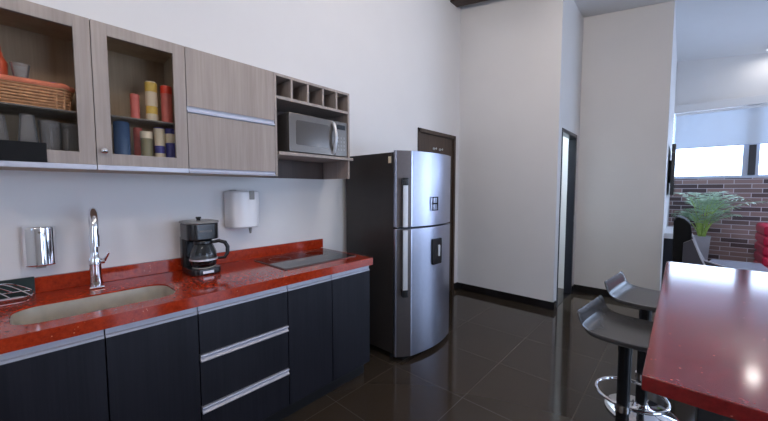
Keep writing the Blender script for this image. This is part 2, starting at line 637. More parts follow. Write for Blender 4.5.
# lounge window: dark posts, pale sash frames, panes
d = struct('window_1', MB().box(-0.15, 3.45, YW + 0.03, YW + 0.09, 1.585, 1.63, 0.004)
           .box(-0.15, 3.45, YW + 0.03, YW + 0.09, 2.755, 2.80, 0.004)
           .box(-0.15, -0.10, YW + 0.03, YW + 0.09, 1.63, 2.755, 0.004), 'paleframe', 'wide lounge window with dark posts')
for xm in (0.775, 1.72, 2.66):
    MB().box(xm - 0.037, xm + 0.037, YW + 0.005, YW + 0.10, 1.63, 2.755, 0.004).build('post', 'darkframe', d)
    MB().box(xm - 0.098, xm - 0.037, YW + 0.03, YW + 0.08, 1.63, 2.755, 0.004).box(
        xm + 0.037, xm + 0.075, YW + 0.03, YW + 0.08, 1.63, 2.755, 0.004).build('sash', 'paleframe', d)
edges = [-0.10, 0.775, 1.72, 2.66, 3.45]
for a, c in zip(edges[:-1], edges[1:]):
    MB().box(a + 0.08, c - 0.10, YW + 0.052, YW + 0.058, 1.63, 2.755).build('pane', 'winglass', d)
struct('trim_2', MB().box(-0.15, 3.45, YW - 0.06, YW + 0.02, 2.685, 2.81, 0.006), 'paint', 'white curtain box above the lounge window')

# unseen terrace, lounge side and back windows, added to let the daylight in
def side_window(name, y0, y1, z0, z1):
    m_ = MB()
    for a_ in ((y0, y1, z0, z0 + 0.06), (y0, y1, z1 - 0.06, z1), (y0, y0 + 0.06, z0 + 0.06, z1 - 0.06), (y1 - 0.06, y1, z0 + 0.06, z1 - 0.06),
               ((y0 + y1) / 2 - 0.03, (y0 + y1) / 2 + 0.03, z0 + 0.06, z1 - 0.06)):
        m_.box(XR + 0.03, XR + 0.09, *a_)
    return struct(name, m_, 'darkframe')


side_window('unseen_window_2', 0.9, 2.9, 0, 2.6)
side_window('unseen_window_4', 5.35, 7.35, 0.2, 2.85)
d = struct('unseen_window_3', MB().box(0.6, 1.6, YB - 0.1, YB - 0.04, 0.9, 0.95).box(0.6, 1.6, YB - 0.1, YB - 0.04, 2.45, 2.5)
           .box(0.6, 0.65, YB - 0.1, YB - 0.04, 0.95, 2.45).box(1.55, 1.6, YB - 0.1, YB - 0.04, 0.95, 2.45)
           .box(1.075, 1.125, YB - 0.1, YB - 0.04, 0.95, 2.45), 'darkframe')

# ------------------------------------------------------------------ ceiling lamps
def downlight(x, y, power, color, label, glow='lampglow'):
    z = zc(x)
    t = thing('ceiling_light', label, 'lamp', (x, y, z - 0.03), 0, 'ceiling downlights')
    MB().lathe([(0.095, z - 0.022), (0.1, z - 0.03), (0.1, z + 0.03), (0.0, z + 0.03)], (x, y, 0), 24).build('lamp_housing', 'white', t)
    MB().lathe([(0.0, z - 0.028), (0.075, z - 0.028), (0.075, z - 0.0235), (0.0, z - 0.0235)], (x, y, 0), 24).build('lamp_lens', glow, t)
    L = bpy.data.lights.new('lamp_bulb', 'AREA')
    L.shape = 'DISK'
    L.size = 0.14
    L.energy = power
    L.color = color
    o = bpy.data.objects.new('lamp_bulb', L)
    COL.objects.link(o)
    o.parent = t
    o.location = (0, 0, -0.012)
    return t


WARM = (1.0, 0.90, 0.79)
def added_globe_light(x, y, label):  # unseen globe lamps, added to light the kitchen walls evenly up to the ceiling
    z = zc(x)
    t = thing('added_globe_light', label, 'lamp', (x, y, z - 0.34), 0, 'added globe ceiling lights')
    MB().lathe([(0.0, z - 0.04), (0.06, z - 0.035), (0.065, z + 0.02), (0.0, z + 0.02)], (x, y, 0), 20).build('ceiling_rose', 'white', t)
    MB().tube([(x, y, z - 0.036), (x, y, z - 0.09)], 0.012, 10).build('lamp_rod', 'chrome', t)
    prof_ = [(0.12 * math.sin(PI * k / 14), z - 0.21 - 0.12 * math.cos(PI * k / 14)) for k in range(15)]
    MB().lathe(prof_, (x, y, 0), 24).build('lamp_globe', 'lampglow', t)
    return t


added_globe_light(0.60, -1.2, 'unseen round globe light added behind the viewer')
added_globe_light(0.30, 0.6, 'unseen round globe light added above the floor between worktop and red bar table')
added_globe_light(-0.55, 2.3, 'unseen round globe light added above the floor in front of the fridge')
downlight(0.905, 7.22, 1.5, (1.0, 0.95, 0.9), 'round ceiling light near the lounge window', 'lampsoft')
downlight(-1.75, 4.68, 70, (0.68, 0.86, 1.0), 'round ceiling light in the bathroom')

# ------------------------------------------------------------------ base cabinets
FX = -1.69           # front of the base doors


def base_cabinet(y0, y1, label, drawers=False):
    t = thing('base_cabinet', label, 'cabinet', (-2.0, (y0 + y1) / 2, 0.11), 0, 'dark base cabinets under the worktop')
    c = MB()
    c.box(WX + 0.002, FX - 0.022, y0 + 0.001, y0 + 0.018, 0.11, 0.69)
    c.box(WX + 0.002, FX - 0.022, y1 - 0.018, y1 - 0.001, 0.11, 0.69)
    c.box(WX + 0.002, FX - 0.022, y0 + 0.018, y1 - 0.018, 0.11, 0.128)
    c.box(WX + 0.002, WX + 0.012, y0 + 0.018, y1 - 0.018, 0.128, 0.69)
    c.box(FX - 0.055, FX - 0.025, y0 + 0.001, y1 - 0.001, 0.69, 0.845)
    c.build('carcass', 'navy', t)
    prof = [(FX - 0.024, 0.806), (FX, 0.806), (FX, 0.816), (FX - 0.008, 0.82), (FX - 0.008, 0.8465), (FX - 0.024, 0.8465)]
    g = 0.0015
    if not drawers:
        dr = MB().box(FX - 0.02, FX, y0 + g, y1 - g, 0.112, 0.805, 0.001, 1).build('door', 'navy', t)
        MB().prism(prof, 'y', y0 + g, y1 - g).build('profile_handle', 'alu', dr)
    else:
        for k, (z0, z1) in enumerate(((0.605, 0.805), (0.345, 0.569), (0.112, 0.309))):
            dr = MB().box(FX - 0.02, FX, y0 + g, y1 - g, z0, z1, 0.001, 1).build('drawer', 'navy', t)
            if k == 0:
                MB().prism(prof, 'y', y0 + g, y1 - g).build('profile_handle', 'alu', dr)
            else:
                zt = z1
                pr = [(FX - 0.02, zt + 0.0005), (FX + 0.012, zt + 0.0005), (FX + 0.014, zt + 0.006), (FX + 0.002, zt + 0.016),
                      (FX + 0.014, zt + 0.029), (FX + 0.012, zt + 0.0345), (FX - 0.02, zt + 0.0345)]
                MB().prism(pr, 'y', y0 + 0.002, y1 - 0.004).build('profile_handle', 'alu', dr)
    return t


base_cabinet(-0.56, 0.197, 'wide dark base cabinet under the sink, at the left edge')
base_cabinet(0.199, 0.539, 'dark base cabinet door between the sink cabinet and the drawers')
base_cabinet(0.541, 1.021, 'dark base unit with drawers and two long aluminium handles', True)
base_cabinet(1.023, 1.351, 'dark base cabinet just right of the drawer unit')
base_cabinet(1.353, 1.706, 'dark base cabinet at the right end, next to the fridge')
tag(MB().box(-2.25, -1.75, -0.56, 1.70, 0.001, 0.109).build('plinth', 'plinth'),
    'black plinth board under the base cabinets, above the floor', 'plinth')

# worktop with sink cut-out
CT = 0.90
sx0, sx1, sy0, sy1 = -2.065, -1.775, -0.055, 0.495


def slab_with_hole(x0, x1, y0, y1, z0, z1, hole, bev=0.004):
    bm = bmesh.new()
    outer = [(x0, y0), (x1, y0), (x1, y1), (x0, y1)]
    for z in (z0, z1):
        vo = [bm.verts.new((p[0], p[1], z)) for p in outer]
        vh = [bm.verts.new((p[0], p[1], z)) for p in hole]
        eo = [bm.edges.new((vo[i], vo[(i + 1) % 4])) for i in range(4)]
        eh = [bm.edges.new((vh[i], vh[(i + 1) % len(vh)])) for i in range(len(vh))]
        bmesh.ops.triangle_fill(bm, use_beauty=True, use_dissolve=False, edges=eo + eh)
        if z == z0:
            lo, lh = vo, vh
        else:
            for i in range(4):
                bm.faces.new((lo[i], lo[(i + 1) % 4], vo[(i + 1) % 4], vo[i]))
            n = len(vh)
            for i in range(n):
                bm.faces.new((lh[(i + 1) % n], lh[i], vh[i], vh[(i + 1) % n]))
    bmesh.ops.recalc_face_normals(bm, faces=bm.faces)
    return bm


hole = rrect(sx0, sx1, sy0, sy1, 0.09, 8)
mb = MB()
mb.bm.free()
mb.bm = slab_with_hole(WX, -1.675, -0.56, 1.725, 0.848, CT, hole)
tag(mb.build('worktop', 'red', smooth=False), 'long red quartz kitchen worktop on the dark base cabinets', 'worktop')
tag(MB().box(WX, WX + 0.02, -0.56, 1.745, CT + 0.0005, 0.976, 0.002).build('backsplash', 'red'),
    'red quartz upstand along the wall behind the worktop', 'backsplash')

# sink bowl
t = thing('kitchen_sink', 'stainless steel undermount sink bowl set in the red worktop', 'sink', (-1.92, 0.22, 0.70))
mb = MB()
rings = []
for (ins, z) in ((0.0015, 0.893), (0.005, 0.893), (0.007, 0.80), (0.010, 0.73), (0.03, 0.705), (0.07, 0.70)):
    rings.append([(p[0], p[1], z) for p in rrect(sx0 + ins, sx1 - ins, sy0 + ins, sy1 - ins, max(0.02, 0.09 - ins), 8)])
for a, c in zip(rings[:-1], rings[1:]):
    n = len(a)
    va = [mb.bm.verts.new(p) for p in a]
    vc = [mb.bm.verts.new(p) for p in c]
    for i in range(n):
        mb.bm.faces.new((va[i], va[(i + 1) % n], vc[(i + 1) % n], vc[i]))
    last = vc
mb.bm.faces.new(last)
bmesh.ops.remove_doubles(mb.bm, verts=mb.bm.verts, dist=1e-5)
bmesh.ops.recalc_face_normals(mb.bm, faces=mb.bm.faces)
mb.build('bowl', 'steel', t)
MB().lathe([(0.0, 0.7005), (0.042, 0.7005), (0.045, 0.703), (0.030, 0.7035), (0.026, 0.702), (0.0, 0.702)], (-1.92, 0.22, 0), 24).build('drain', 'chrome', t)

# faucet
fx, fy = -2.20, 0.235
t = thing('kitchen_faucet', 'tall chrome gooseneck faucet behind the sink', 'faucet', (fx, fy, CT + 0.0005))
MB().box(fx - 0.028, fx + 0.028, fy - 0.03, fy + 0.03, CT + 0.001, CT + 0.012, 0.005).lathe(
    [(0.027, CT + 0.012), (0.026, CT + 0.04), (0.0245, CT + 0.06), (0.0245, CT + 0.115), (0.026, CT + 0.12),
     (0.026, CT + 0.15), (0.019, CT + 0.16), (0.0165, CT + 0.185)], (fx, fy, 0), 24).build('body', 'chrome', t)
path = [(fx, fy, CT + 0.17), (fx, fy, 1.17)]
for k in range(0, 13):
    a = PI - PI * 1.04 * k / 12
    path.append((fx + 0.085 + 0.085 * math.cos(a), fy - 0.016 * k / 12, 1.215 + 0.085 * math.sin(a)))
path.append((fx + 0.172, fy - 0.0165, 1.175))
sp_ = MB().tube(path, 0.0165, 16).build('spout', 'chrome', t)
MB().tube([(fx + 0.171, fy - 0.0165, 1.19), (fx + 0.173, fy - 0.017, 1.135)], [0.0195, 0.0195], 16).build('spray_head', 'chrome', sp_)
MB().tube([(fx, fy + 0.02, CT + 0.135), (fx, fy + 0.036, CT + 0.137)], [0.014, 0.015], 14).tube(
    [(fx, fy + 0.036, CT + 0.137), (fx + 0.03, fy + 0.045, CT + 0.165), (fx + 0.06, fy + 0.048, CT + 0.185)], [0.008, 0.006, 0.005], 10).build('lever', 'chrome', t)

# dark green board and wire dish rack at the left end of the worktop
o = MB().box(WX + 0.022, WX + 0.035, -0.33, 0.022, CT + 0.001, 0.985, 0.003).build('draining_board', 'green')
tag(o, 'dark green board leaning on the red upstand behind the wire rack', 'board')
t = thing('dish_rack', 'small chrome wire dish rack standing left of the sink', 'rack', (-2.2, -0.10, CT + 0.001))
mb = MB()
rp = [(p[0], p[1], CT + 0.028) for p in rrect(-2.27, -2.13, -0.30, 0.015, 0.05, 6)]
mb.tube(rp, 0.003, 8, closed=True)
rp = [(p[0], p[1], CT + 0.0045) for p in rrect(-2.26, -2.14, -0.29, 0.005, 0.045, 6)]
mb.tube(rp, 0.0025, 8, closed=True)
mb.build('frame', 'chrome', t)
for yy in (-0.25, -0.19, -0.13, -0.07, -0.01):
    arc = [(-2.27 + 0.14 * k / 10, yy - 0.10 + 0.10 * abs(2 * k / 10 - 1) + 0.02, CT + 0.028 + 0.058 * math.sin(PI * k / 10)) for k in range(11)]
    MB().tube(arc, 0.0022, 8).build('wire_hoop', 'chrome', t)

# ceramic hob
t = thing('ceramic_hob', 'black glass ceramic hob set on the right end of the red worktop', 'hob', (-2.0, 1.38, CT + 0.0005))
MB().prism(rrect(-2.215, -1.812, 1.085, 1.675, 0.012, 4), 'z', CT + 0.0008, CT + 0.007, 0.0015, 1).build('glass_plate', 'hob', t)
fr = MB()
for a in ((-2.219, -2.2155, 1.082, 1.678), (-1.8115, -1.808, 1.082, 1.678), (-2.2155, -1.8115, 1.081, 1.0845), (-2.2155, -1.8115, 1.6755, 1.679)):
    fr.box(a[0], a[1], a[2], a[3], CT + 0.0008, CT + 0.0055)
fr.build('steel_rim', 'taupeside', t)
for (hx, hy, r) in ((-2.11, 1.22, 0.075), (-2.10, 1.53, 0.09), (-1.91, 1.22, 0.09), (-1.92, 1.53, 0.075)):
    MB().tube([(hx + r * math.cos(2 * PI * k / 32), hy + r * math.sin(2 * PI * k / 32), CT + 0.0071) for k in range(32)], 0.0006, 4, closed=True).build('cooking_ring', 'greyp', t)

# coffee maker
cx, cy = -2.16, 0.717
t = thing('coffee_maker', 'black drip coffee maker with glass carafe on the red worktop', 'coffee maker', (cx, cy, CT + 0.0005), 0.0)
z0 = CT + 0.001
MB().prism(rrect(cx - 0.11, cx + 0.115, cy - 0.085, cy + 0.085, 0.045), 'z', z0, z0 + 0.038, 0.006).build('base', 'black', t)
MB().prism(rrect(cx - 0.11, cx - 0.035, cy - 0.085, cy + 0.085, 0.025), 'z', z0 + 0.038, z0 + 0.215, 0.0).build('water_tank', 'black', t)
hd = MB().prism(rrect(cx - 0.11, cx + 0.09, cy - 0.087, cy + 0.087, 0.05), 'z', z0 + 0.205, z0 + 0.30, 0.006).build('filter_housing', 'black', t)
MB().prism(rrect(cx - 0.114, cx + 0.094, cy - 0.092, cy + 0.092, 0.052), 'z', z0 + 0.301, z0 + 0.313, 0.004).build('lid', 'greyp', t)
MB().lathe([(0.012, z0 + 0.313), (0.010, z0 + 0.322), (0.016, z0 + 0.328), (0.014, z0 + 0.336), (0.0, z0 + 0.337)], (cx - 0.02, cy, 0), 16).build('lid_knob', 'black', t)
MB().box(cx + 0.0905, cx + 0.0925, cy - 0.035, cy + 0.035, z0 + 0.25, z0 + 0.262, 0.0008, 1).build('badge', 'taupeside', hd)
MB().box(cx + 0.116, cx + 0.118, cy - 0.03, cy + 0.03, z0 + 0.01, z0 + 0.026, 0.0006, 1).build('switch', 'silverp', t)
MB().lathe([(0.0, z0 + 0.0385), (0.062, z0 + 0.0385), (0.06, z0 + 0.043), (0.0, z0 + 0.043)], (cx + 0.045, cy, 0), 28).build('warming_plate', 'greyp', t)
ca = MB().lathe([(0.056, z0 + 0.0435), (0.068, z0 + 0.055), (0.074, z0 + 0.09), (0.070, z0 + 0.13), (0.056, z0 + 0.165), (0.050, z0 + 0.178)],
                (cx + 0.045, cy, 0), 32).build('carafe', 'coffeeglass', t)
MB().lathe([(0.052, z0 + 0.1775), (0.054, z0 + 0.188), (0.050, z0 + 0.198), (0.0, z0 + 0.2)], (cx + 0.045, cy, 0), 28).build('carafe_lid', 'black', ca)
MB().lathe([(0.0715, z0 + 0.083), (0.0755, z0 + 0.083), (0.0755, z0 + 0.094), (0.0715, z0 + 0.094)], (cx + 0.045, cy, 0), 32).build('steel_band', 'silverp', ca)
hx, hy = cx + 0.045, cy
dv = Vector((0.35, 0.94, 0)).normalized()
hp = []
for (r, z) in ((0.05, 0.185), (0.085, 0.19), (0.118, 0.178), (0.132, 0.15), (0.130, 0.11), (0.114, 0.085), (0.076, 0.085)):
    hp.append((hx + dv.x * r, hy + dv.y * r, z0 + z))
MB().tube(hp, [0.009, 0.011, 0.012, 0.012, 0.011, 0.010, 0.008], 12).build('carafe_handle', 'black', ca)

# wall dispensers
t = thing('soap_dispenser', 'polished chrome dispenser box on the wall left of the faucet', 'dispenser', (WX + 0.0005, 0.045, 1.03))
MB().prism([(WX + 0.001, -0.010), (WX + 0.045, -0.010), (WX + 0.068, -0.004), (WX + 0.082, 0.012), (WX + 0.089, 0.030), (WX + 0.091, 0.047), (WX + 0.089, 0.064),
            (WX + 0.082, 0.082), (WX + 0.068, 0.098), (WX + 0.045, 0.104), (WX + 0.001, 0.104)], 'z', 1.038, 1.226, 0.008, 3).build('housing', 'chrome', t)
MB().box(WX + 0.03, WX + 0.06, 0.03, 0.064, 1.026, 1.0385, 0.003).build('nozzle', 'greyp', t)
MB().lathe([(0.006, 0.0895), (0.006, 0.0925), (0.0, 0.093)], (WX, 0.047, 1.20), 12, 'x').build('lock', 'greyp', t)
t = thing('towel_dispenser', 'white plastic paper dispenser on the wall right of the coffee maker', 'dispenser', (WX + 0.0005, 1.03, 1.12))
MB().prism([(WX + 0.001, 0.925), (WX + 0.07, 0.925), (WX + 0.115, 0.94), (WX + 0.14, 0.975), (WX + 0.148, 1.03), (WX + 0.14, 1.085), (WX + 0.115, 1.12), (WX + 0.07, 1.135), (WX + 0.001, 1.135)],
           'z', 1.142, 1.392, 0.012, 3).build('cover', 'white', t)
MB().box(WX + 0.1455, WX + 0.1515, 1.037, 1.072, 1.335, 1.394, 0.003).build('key_plate', 'greyp', t)
MB().prism([(WX + 0.02, 0.955), (WX + 0.11, 0.965), (WX + 0.132, 1.03), (WX + 0.11, 1.095), (WX + 0.02, 1.105)], 'z', 1.3925, 1.402, 0.003).build('top_plate', 'silverp', t)
MB().tube([(WX + 0.11, 1.055, 1.141), (WX + 0.112, 1.055, 1.10)], [0.012, 0.006], 10).build('outlet_tip', 'greyp', t)

# ------------------------------------------------------------------ wall cabinets
UX = -1.99
UZ0, UZ1 = 1.492, 2.163


def open_carcass(t, y0, y1, mat='woodin'):
    c = MB()
    xf = UX - 0.021
    c.box(WX + 0.001, xf, y0, y0 + 0.016, UZ0, UZ1)
    c.box(WX + 0.001, xf, y1 - 0.016, y1, UZ0, UZ1)
    c.box(WX + 0.001, xf, y0 + 0.016, y1 - 0.016, UZ1 - 0.016, UZ1)
    c.box(WX + 0.001, xf, y0 + 0.016, y1 - 0.016, UZ0, UZ0 + 0.016)
    c.box(WX + 0.001, WX + 0.008, y0 + 0.016, y1 - 0.016, UZ0 + 0.016, UZ1 - 0.016)
    return c.build('carcass', mat, t)


def glass_door(t, y0, y1, knob_y):
    g = 0.0015
    a, c = y0 + g, y1 - g
    zb, zt = 1.516, UZ1
    iy0, iy1, iz0, iz1 = a + 0.056, c - 0.056, 1.570, 2.108
    m_ = MB()
    m_.box(UX - 0.02, UX, a, iy0, zb, zt, 0.0008, 1)
    m_.box(UX - 0.02, UX, iy1, c, zb, zt, 0.0008, 1)
    m_.box(UX - 0.02, UX, iy0, iy1, iz1, zt, 0.0008, 1)
    m_.box(UX - 0.02, UX, iy0, iy1, zb, iz0, 0.0008, 1)
    d_ = m_.build('door', 'wood', t)
    MB().box(UX - 0.014, UX - 0.010, iy0, iy1, iz0, iz1).build('glass_pane', 'cabglass', d_)
    MB().box(UX - 0.02, UX + 0.002, a, c, 1.493, 1.5155, 0.001, 1).build('edge_profile', 'alu', d_)
    if knob_y is not None:
        MB().lathe([(0.005, 0), (0.005, 0.012), (0.012, 0.016), (0.013, 0.024), (0.008, 0.029), (0, 0.03)], (UX, knob_y, 1.580), 18, 'x').build('knob', 'chrome', d_)
    return d_


t = thing('wall_cabinet', 'leftmost grey wood wall cabinet with a glass door, basket inside', 'cabinet', (WX, 0.05, UZ0), 0, 'grey wood wall cabinets')
open_carcass(t, -0.145, 0.2375)
glass_door(t, -0.145, 0.238, None)
MB().box(WX + 0.009, UX - 0.04, -0.128, 0.221, 1.746, 1.752).build('glass_shelf', 'shelfglass', t)
t = thing('wall_cabinet', 'grey wood wall cabinet with a glass door and knob, cans inside', 'cabinet', (WX, 0.43, UZ0), 0, 'grey wood wall cabinets')
open_carcass(t, 0.2385, 0.6165)
glass_door(t, 0.238, 0.617, 0.265)
MB().box(WX + 0.009, UX - 0.04, 0.255, 0.600, 1.752, 1.758).build('glass_shelf', 'shelfglass', t)

t = thing('wall_cabinet', 'grey wood wall cabinet with two wide flap doors, beside the shelf unit', 'cabinet', (WX, 0.87, UZ0), 0, 'grey wood wall cabinets')
open_carcass(t, 0.6175, 1.131)
a, c = 0.6185, 1.1305
for z0_, z1_ in ((1.852, UZ1), (1.520, 1.817)):
    d_ = MB().box(UX - 0.02, UX, a, c, z0_, z1_, 0.001, 1).build('flap_door', 'wood', t)
    pr = [(UX - 0.02, z0_ - 0.032), (UX + 0.006, z0_ - 0.032), (UX + 0.007, z0_ - 0.026), (UX - 0.004, z0_ - 0.018), (UX - 0.004, z0_ - 0.008), (UX + 0.002, z0_ - 0.0005), (UX - 0.02, z0_ - 0.0005)]
    if z0_ < 1.6:
        pr = [(p[0], z0_ - 0.0005 + (p[1] - z0_ + 0.0005) * 0.85) for p in pr]
    MB().prism(pr, 'y', a, c).build('profile_handle', 'alu', d_)

t = thing('shelf_unit', 'open grey wood shelf unit with five cubbies over a microwave bay', 'shelf', (WX, 1.46, UZ0))
y0, y1 = 1.132, 1.785
MB().box(WX + 0.001, WX + 0.008, y0 + 0.016, y1 - 0.018, UZ0, UZ1 - 0.016).build('back_panel', 'backboard', t)
MB().box(WX + 0.001, UX, y0, y0 + 0.016, UZ0, UZ1, 0.0008, 1).build('side_panel', 'wood', t)
MB().box(WX + 0.001, UX, y1 - 0.018, y1, UZ0, UZ1, 0.0008, 1).build('side_panel', 'wood', t)
MB().box(WX + 0.001, UX, y0 + 0.016, y1 - 0.018, UZ1 - 0.018, UZ1, 0.0008, 1).build('top_panel', 'wood', t)
MB().box(WX + 0.008, UX, y0 + 0.016, y1 - 0.018, 2.000, 2.020, 0.0008, 1).build('shelf_board', 'wood', t)
for yd in (1.264, 1.396, 1.528, 1.655):
    MB().box(WX + 0.008, UX - 0.002, yd - 0.008, yd + 0.008, 2.020, UZ1 - 0.018, 0.0008, 1).build('divider', 'wood', t)
MB().box(WX + 0.008, UX + 0.02, y0 + 0.016, y1 - 0.018, 1.634, 1.656, 0.001, 1).box(UX + 0.001, UX + 0.02, y1 - 0.018, y1 + 0.02, 1.634, 1.656, 0.001, 1).build('shelf_board', 'wood', t)

# microwave
mx0, mxf = -2.30, -2.015
my0, my1 = 1.235, 1.755
mz0, mz1 = 1.664, 1.928
t = thing('microwave', 'taupe steel microwave oven on the open shelf', 'microwave', (-2.15, 1.49, 1.6565))
MB().box(mx0, mxf, my0, my1, mz0, mz1, 0.006).build('casing', 'taupeside', t)
for (fx_, fy_) in ((-2.26, 1.27), (-2.26, 1.72), (-2.06, 1.27), (-2.06, 1.72)):
    MB().lathe([(0.012, 1.6563), (0.012, 1.665)], (fx_, fy_, 0), 10).build('foot', 'black', t)
d_ = MB().prism(rrect(my0, 1.632, mz0, mz1, 0.008, 3), 'x', mxf + 0.001, mxf + 0.028, 0.005).build('door', 'taupe', t)
MB().prism(rrect(my0 + 0.055, 1.575, mz0 + 0.05, mz1 - 0.045, 0.015, 4), 'x', mxf + 0.0275, mxf + 0.0295).build('door_window', 'mwglass', d_)
hp = [(mxf + 0.026, 1.615, mz0 + 0.02)]
for k in range(9):
    u = k / 8
    hp.append((mxf + 0.035 + 0.028 * math.sin(PI * u), 1.615 + 0.0 * u, mz0 + 0.025 + (mz1 - mz0 - 0.05) * u))
hp.append((mxf + 0.026, 1.615, mz1 - 0.02))
MB().tube(hp, 0.013, 14).build('handle', 'silverp', d_)
cp = MB().prism(rrect(1.635, my1, mz0, mz1, 0.008, 3), 'x', mxf + 0.001, mxf + 0.026, 0.005).build('control_panel', 'taupe', t)
MB().box(mxf + 0.0255, mxf + 0.0275, 1.655, 1.735, mz1 - 0.06, mz1 - 0.025, 0.0005, 1).build('display', 'screen', cp)
for r_ in range(4):
    for c_ in range(3):
        yy, zz = 1.666 + c_ * 0.029, mz0 + 0.05 + r_ * 0.030
        MB().box(mxf + 0.0255, mxf + 0.0275, yy - 0.009, yy + 0.009, zz - 0.008, zz + 0.008, 0.0006, 1).build('button', 'greyp', cp)

# sticker-like black card on the leftmost glass door frame
o = MB().box(UX + 0.0008, UX + 0.003, -0.115, 0.079, 1.5165, 1.597).build('card', 'blackcloth')
tag(o, 'black printed card stuck on the lower frame of the leftmost glass door', 'card')

# ---- things behind the glass doors
SH = UZ0 + 0.016 + 0.0005      # cabinet floor
GS = 1.7525                    # left glass shelf top


def tumbler(x, y, z, r0, r1, h, label, mat='glass', name='drinking_glass'):
    o_ = MB().lathe([(r0, z), (r1, z + h), (r1 - 0.003, z + h - 0.001), (r0 - 0.003, z + 0.006), (0.0, z + 0.006)], (x, y, 0), 20).build(name, mat)
    # close the foot
    return tag(o_, label, 'glass', 'glasses behind the leftmost glass door')


tumbler(-2.10, -0.062, SH, 0.045, 0.030, 0.20, 'clear stemless glass at the far left of the leftmost cabinet')
tumbler(-2.10, 0.030, SH, 0.040, 0.022, 0.215, 'clear flared glass second from the left, beneath the basket')
tumbler(-2.13, 0.098, SH, 0.030, 0.036, 0.20, 'tall straight glass third from the left, beneath the basket')
tumbler(-2.16, 0.168, SH, 0.032, 0.037, 0.20, 'tall glass at the right end beneath the basket')
tumbler(-2.24, 0.135, SH, 0.030, 0.034, 0.19, 'tall glass at the back right beneath the basket')
for k in range(3):
    zz = SH + k * 0.014
    o = MB().lathe([(0.035, zz), (0.062, zz + 0.010), (0.066, zz + 0.0135), (0.060, zz + 0.0125), (0.034, zz + 0.004), (0.0, zz + 0.004)],
                   (-2.075, 0.135, 0), 24).build('saucer', 'cream')
    tag(o, ('bottom', 'middle', 'top')[k] + ' cream saucer of the small stack in the leftmost cabinet', 'saucer', 'stacked saucers')

# basket
t = thing('wicker_basket', 'woven wicker basket with salmon liner on the glass shelf', 'basket', (-2.15, 0.045, GS))
wm = MB()
bx0, bx1, by0, by1 = -2.255, -2.065, -0.122, 0.165
for k in range(8):
    z = GS + 0.006 + k * 0.0125
    gx = 0.012 * k / 7
    wm.tube([(p[0], p[1], z) for p in rrect(bx0 - gx * 0.5, bx1 + gx, by0, by1 + gx, 0.05, 6)], 0.0055, 8, closed=True)
wm.box(bx0 + 0.01, bx1 - 0.01, by0 + 0.01, by1 - 0.01, GS + 0.001, GS + 0.008)
wm.build('woven_body', 'wicker', t)
out_ = rrect(bx0 - 0.001, bx1 + 0.006, by0 - 0.001, by1 + 0.006, 0.05, 6)
for p in out_[::2]:
    MB().tube([(p[0], p[1], GS + 0.003), (p[0] + 0.003, p[1] + 0.002, GS + 0.10)], 0.004, 6).build('stake', 'wicker', t)
lm = MB()
lm.tube([(p[0], p[1], GS + 0.104 + 0.004 * math.sin(i * 1.3)) for i, p in enumerate(rrect(bx0 - 0.004, bx1 + 0.012, by0 - 0.001, by1 + 0.012, 0.05, 6))], 0.012, 8, closed=True)
lm.prism(rrect(bx0 + 0.006, bx1 - 0.0, by0 + 0.006, by1, 0.05, 6), 'z', GS + 0.07, GS + 0.105)
lm.build('cloth_liner', 'salmon', t)
zz = GS + 0.106
o = MB().lathe([(0.026, zz), (0.03, zz + 0.02), (0.03, zz + 0.075), (0.018, zz + 0.10), (0.013, zz + 0.13), (0.015, zz + 0.135), (0.0, zz + 0.155)], (-2.13, -0.045, 0), 20).build('squeeze_bottle', 'orange')
tag(o, 'orange plastic bottle standing in the wicker basket', 'bottle')
o = MB().lathe([(0.020, 0), (0.030, 0.07), (0.028, 0.07), (0.018, 0.004), (0.0, 0.004)], (0, 0, 0), 18).build('plastic_cup', 'glass', base=(0, 0, 0))
o.location = (-2.10, 0.020, zz + 0.003)
tag(o, 'clear plastic cup standing in the wicker basket', 'cup')
o = MB().lathe([(0.013, zz), (0.016, zz + 0.004), (0.016, zz + 0.016), (0.0, zz + 0.018)], (-2.09, 0.115, 0), 16).build('bottle_cap', 'blue')
tag(o, 'small blue cap lying in the wicker basket', 'cap')

# cans and packets in the second glass cabinet
GR = 1.7585


def can(x, y, z, r, h, mat, name, label, cat, group=None, bands=()):
    root = MB().lathe([(r * 0.9, z), (r, z + 0.004), (r, z + h - 0.006), (r * 0.92, z + h)], (x, y, 0), 24).build(name, mat)
    tag(root, label, cat, group)
    for (za, zb_, mt, nm) in bands:
        MB().lathe([(r - 0.001, z + za), (r + 0.0012, z + za), (r + 0.0012, z + zb_), (r - 0.001, z + zb_)], (x, y, 0), 24).build(nm, mt, root)
    return root


can(-2.12, 0.355, SH, 0.034, 0.235, 'blueglass', 'drinking_glass', 'blue drinking glass at the left end under the shelf of cans', 'glass', None)
can(-2.22, 0.375, SH, 0.030, 0.225, 'blueglass', 'drinking_glass', 'blue drinking glass at the back, between the front blue glass and the pink roll', 'glass', None)
can(-2.09, 0.452, SH, 0.026, 0.195, 'olive', 'jar', 'squat olive jar between the blue glasses and the indigo cans', 'jar', None, ((0.16, 0.195, 'cream', 'jar_lid'),))
can(-2.12, 0.517, SH, 0.025, 0.228, 'purple', 'tin_can', 'indigo can with a large white label, left of the pair', 'can', 'indigo cans', ((0.03, 0.09, 'cream', 'label_band'), (0.13, 0.222, 'cream', 'label_band')))
can(-2.12, 0.572, SH, 0.027, 0.228, 'purple', 'tin_can', 'indigo can with a narrow white label, right of the pair', 'can', 'indigo cans', ((0.15, 0.20, 'cream', 'label_band'),))
can(-2.17, 0.432, SH, 0.020, 0.222, 'pink', 'biscuit_roll', 'slim pink wrapped roll under the glass shelf, behind the olive jar', 'packet')
can(-2.12, 0.415, GR, 0.020, 0.135, 'pink', 'biscuit_roll', 'slim pink wrapped roll on the shelf behind the knob door', 'packet')
